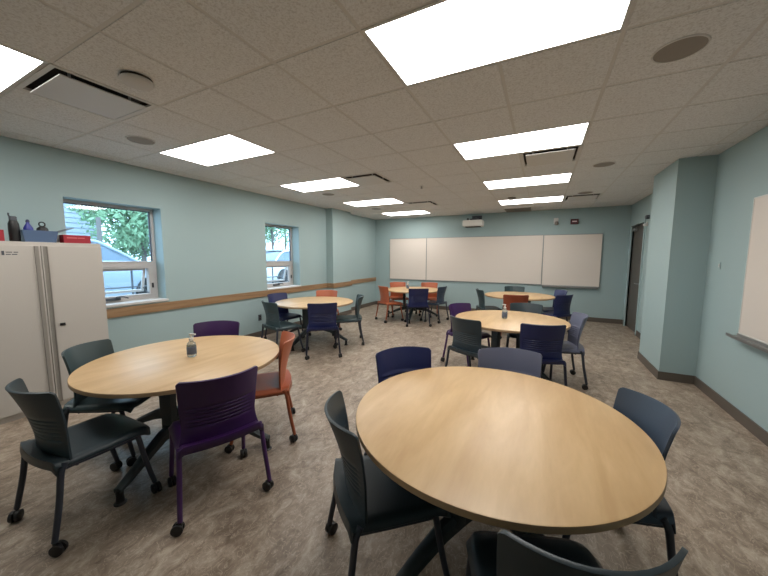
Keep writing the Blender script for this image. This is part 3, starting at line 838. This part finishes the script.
def leafmat(n, c1, c2):
    mt = mat(n, c1, .7); nt = mt.node_tree; N = nt.nodes; L = nt.links; b = N['Principled BSDF']
    gi = N.new('ShaderNodeTexCoord'); no = N.new('ShaderNodeTexNoise'); no.inputs['Scale'].default_value = 2.2
    L.new(gi.outputs['Object'], no.inputs['Vector']); mx = N.new('ShaderNodeMix'); mx.data_type = 'RGBA'
    mx.inputs[6].default_value = c1; mx.inputs[7].default_value = c2; L.new(no.outputs['Fac'], mx.inputs[0]); L.new(mx.outputs[2], b.inputs['Base Color'])
    return mt
LM = [leafmat('leaf_green', srgb(98, 134, 100), srgb(142, 172, 134)), leafmat('leaf_pale', srgb(104, 146, 108), srgb(150, 182, 140))]
M['bark'] = mat('grey_bark', srgb(110, 104, 100), .9, noise=.2, nscale=10)
def tree(x, y, r, h, seed, lab, mt, trunk=.1, n=2600, z0=None):
    rr = random.Random(seed)
    t = thing('tree', lab, 'tree', (x, y, GZ), 0, 'trees outside the windows')
    bm = BM(); tube(bm, smooth([(0, 0, 0), (.05, .02, h*.35), (-.03, .06, h*.75)], 4), [trunk*(1-.06*k) for k in range(9)], 10)
    for k in range(5):
        a = k*1.3; tube(bm, [(0, 0, h*(.3+.08*k)), (r*.3*math.cos(a), r*.3*math.sin(a), h*(.45+.08*k)), (r*.6*math.cos(a), r*.6*math.sin(a), h*(.55+.08*k))], [trunk*.4, trunk*.25, trunk*.1], 6)
    obj('trunk', bm, M['bark'], t, True)
    blobs = [(rr.uniform(-.6, .6)*r, rr.uniform(-.6, .6)*r, h*rr.uniform(.35, .85), r*rr.uniform(.35, .6)) for _ in range(16)]
    bm = BM()
    for _ in range(n):
        bx_, by_, bz_, br = rr.choice(blobs)
        d = Vector((rr.gauss(0, 1), rr.gauss(0, 1), rr.gauss(0, 1))).normalized()
        c = Vector((bx_, by_, bz_)) + d*br*rr.uniform(.6, 1)
        if c.z < .15: continue
        s = rr.uniform(.06, .12)
        a = Vector((rr.gauss(0, 1), rr.gauss(0, 1), rr.gauss(0, 1))).normalized(); b = a.cross(d).normalized()
        bm.faces.new([bm.verts.new(c+q) for q in (-a*s, b*s*.45-a*s*.1, a*s, -b*s*.45-a*s*.1)])
    obj('crown', bm, mt, t)
tree(-13.6, 6.5, 1.7, 3.9, 1, 'bushy green tree behind the parked car, seen through the first window', LM[0], n=8000)
tree(-15.9, 3.6, 1.1, 3.2, 2, 'pale green tree at the left of the first window view', LM[1], n=5000)
tree(-17.3, 9.6, 2.1, 6.0, 3, 'tall tree at the right of the first window view, behind the bushy one', LM[1], n=7000)
tree(-15.4, 14.6, 1.6, 5.6, 4, 'green tree filling the top of the second window view', LM[0], n=3600)
tree(-18.6, 19.0, 2.6, 6.4, 5, 'taller tree far beyond the second window', LM[1], n=4200)
bm = BM(); tube(bm, [(0, 0, 0), (0, 0, 2.35)], .06, 12)
tag(obj('utility_post', bm, M['bark'], None, True, (-12.0, 4.62, GZ)), 'grey post standing behind the roof of the parked car', 'post')

def car(x, y, paint, lab, s=1.0):
    t = thing('parked_car', lab, 'car', (x, y, GZ), 0, 'cars parked outside')
    # body sections along y (nose at +y): y, half width low, top z, low z
    prof = [(-2.15, .70, .78, .42), (-2.05, .80, .92, .30), (-1.5, .86, 1.0, .26), (-.6, .88, 1.0, .24), (.6, .88, 1.02, .24), (1.3, .87, 1.0, .25), (1.9, .82, .90, .28), (2.15, .68, .68, .38)]
    bm = BM(); rings = []
    for yy, hw, zt, zl in prof:
        rings.append([bm.verts.new(p) for p in ((-hw*.94, yy, zl), (-hw, yy, zl+.2), (-hw, yy, zt-.14), (-hw*.90, yy, zt), (0, yy, zt+.04), (hw*.90, yy, zt), (hw, yy, zt-.14), (hw, yy, zl+.2), (hw*.94, yy, zl))])
    for A_, B_ in zip(rings, rings[1:]):
        for q in range(9): bm.faces.new((A_[q], A_[(q+1) % 9], B_[(q+1) % 9], B_[q]))
    bm.faces.new(rings[0][::-1]); bm.faces.new(rings[-1])
    obj('car_body', bm, paint, t, True)
    cp = [(-1.75, .78, .99, .80), (-1.25, .70, 1.40, .76), (-.5, .66, 1.50, .74), (.35, .66, 1.48, .74), (.72, .71, 1.30, .76), (1.15, .78, .99, .80)]
    bm = BM(); rings = []
    for yy, hw, zt, hb in cp:
        rings.append([bm.verts.new(p) for p in ((-hb, yy, .96), (-hw, yy, zt-.06*(zt > 1)), (-hw*.8, yy, zt), (hw*.8, yy, zt), (hw, yy, zt-.06*(zt > 1)), (hb, yy, .96))])
    for A_, B_ in zip(rings, rings[1:]):
        for q in range(5): bm.faces.new((A_[q], A_[q+1], B_[q+1], B_[q]))
    obj('car_windows', bm, mat('tinted_glass', srgb(104, 120, 136), .15), t, True)
    bm = BM()
    for sx in (-1, 1):
        tube(bm, smooth([(sx*.79, -1.75, 1.0), (sx*.70, -1.25, 1.38), (sx*.66, -.5, 1.47), (sx*.66, .35, 1.45), (sx*.72, .72, 1.27), (sx*.79, 1.15, .99)], 4), .035, 8)
        for yy in (-.55, .25): tube(bm, [(sx*.76, yy, .98), (sx*.665, yy, 1.45)], .028, 6)
    for yy, a_, z_ in ((-1.15, .6, 1.42), (-.5, .6, 1.5), (.15, .6, 1.47)): pass
    box(bm, -.62, .62, -1.2, .3, 1.465, 1.51, .02)
    obj('roof_pillars', bm, paint, t, True)
    for sx in (-1, 1):
        for yy in (-1.35, 1.35):
            bm = BM(); lathe(bm, [(0, -.09), (.2, -.09), (.31, -.08), (.32, 0), (.31, .08), (.2, .09), (0, .09)], 24, mtx=Matrix.Translation((sx*.82, yy, .32)) @ Matrix.Rotation(PI/2, 4, 'Y'))
            obj('wheel', bm, M['black'], t, True)
    t.scale = (s, s, s)
paint = mat('silver_paint', srgb(160, 172, 186), .25, metal=.2)
car(-9.8, 2.95, paint, 'silver car parked outside the first window', 1.06)
car(-11.4, 12.0, mat('white_paint', srgb(232, 234, 236), .25), 'white car parked outside the second window')
t = thing('railing', 'thin grey metal railing between the building and the silver car', 'railing', (-7.6, 4, GZ))
bm = BM(); tube(bm, [(0, -4.5, 1.04), (0, 5.5, 1.04)], .022, 8); tube(bm, [(0, -4.5, .55), (0, 5.5, .55)], .015, 8); obj('handrail', bm, M['gasket'], t, True)
for k in range(6):
    bm = BM(); tube(bm, [(0, -4.4+k*1.9, 0), (0, -4.4+k*1.9, 1.04)], .02, 8); obj('post', bm, M['gasket'], t, True)
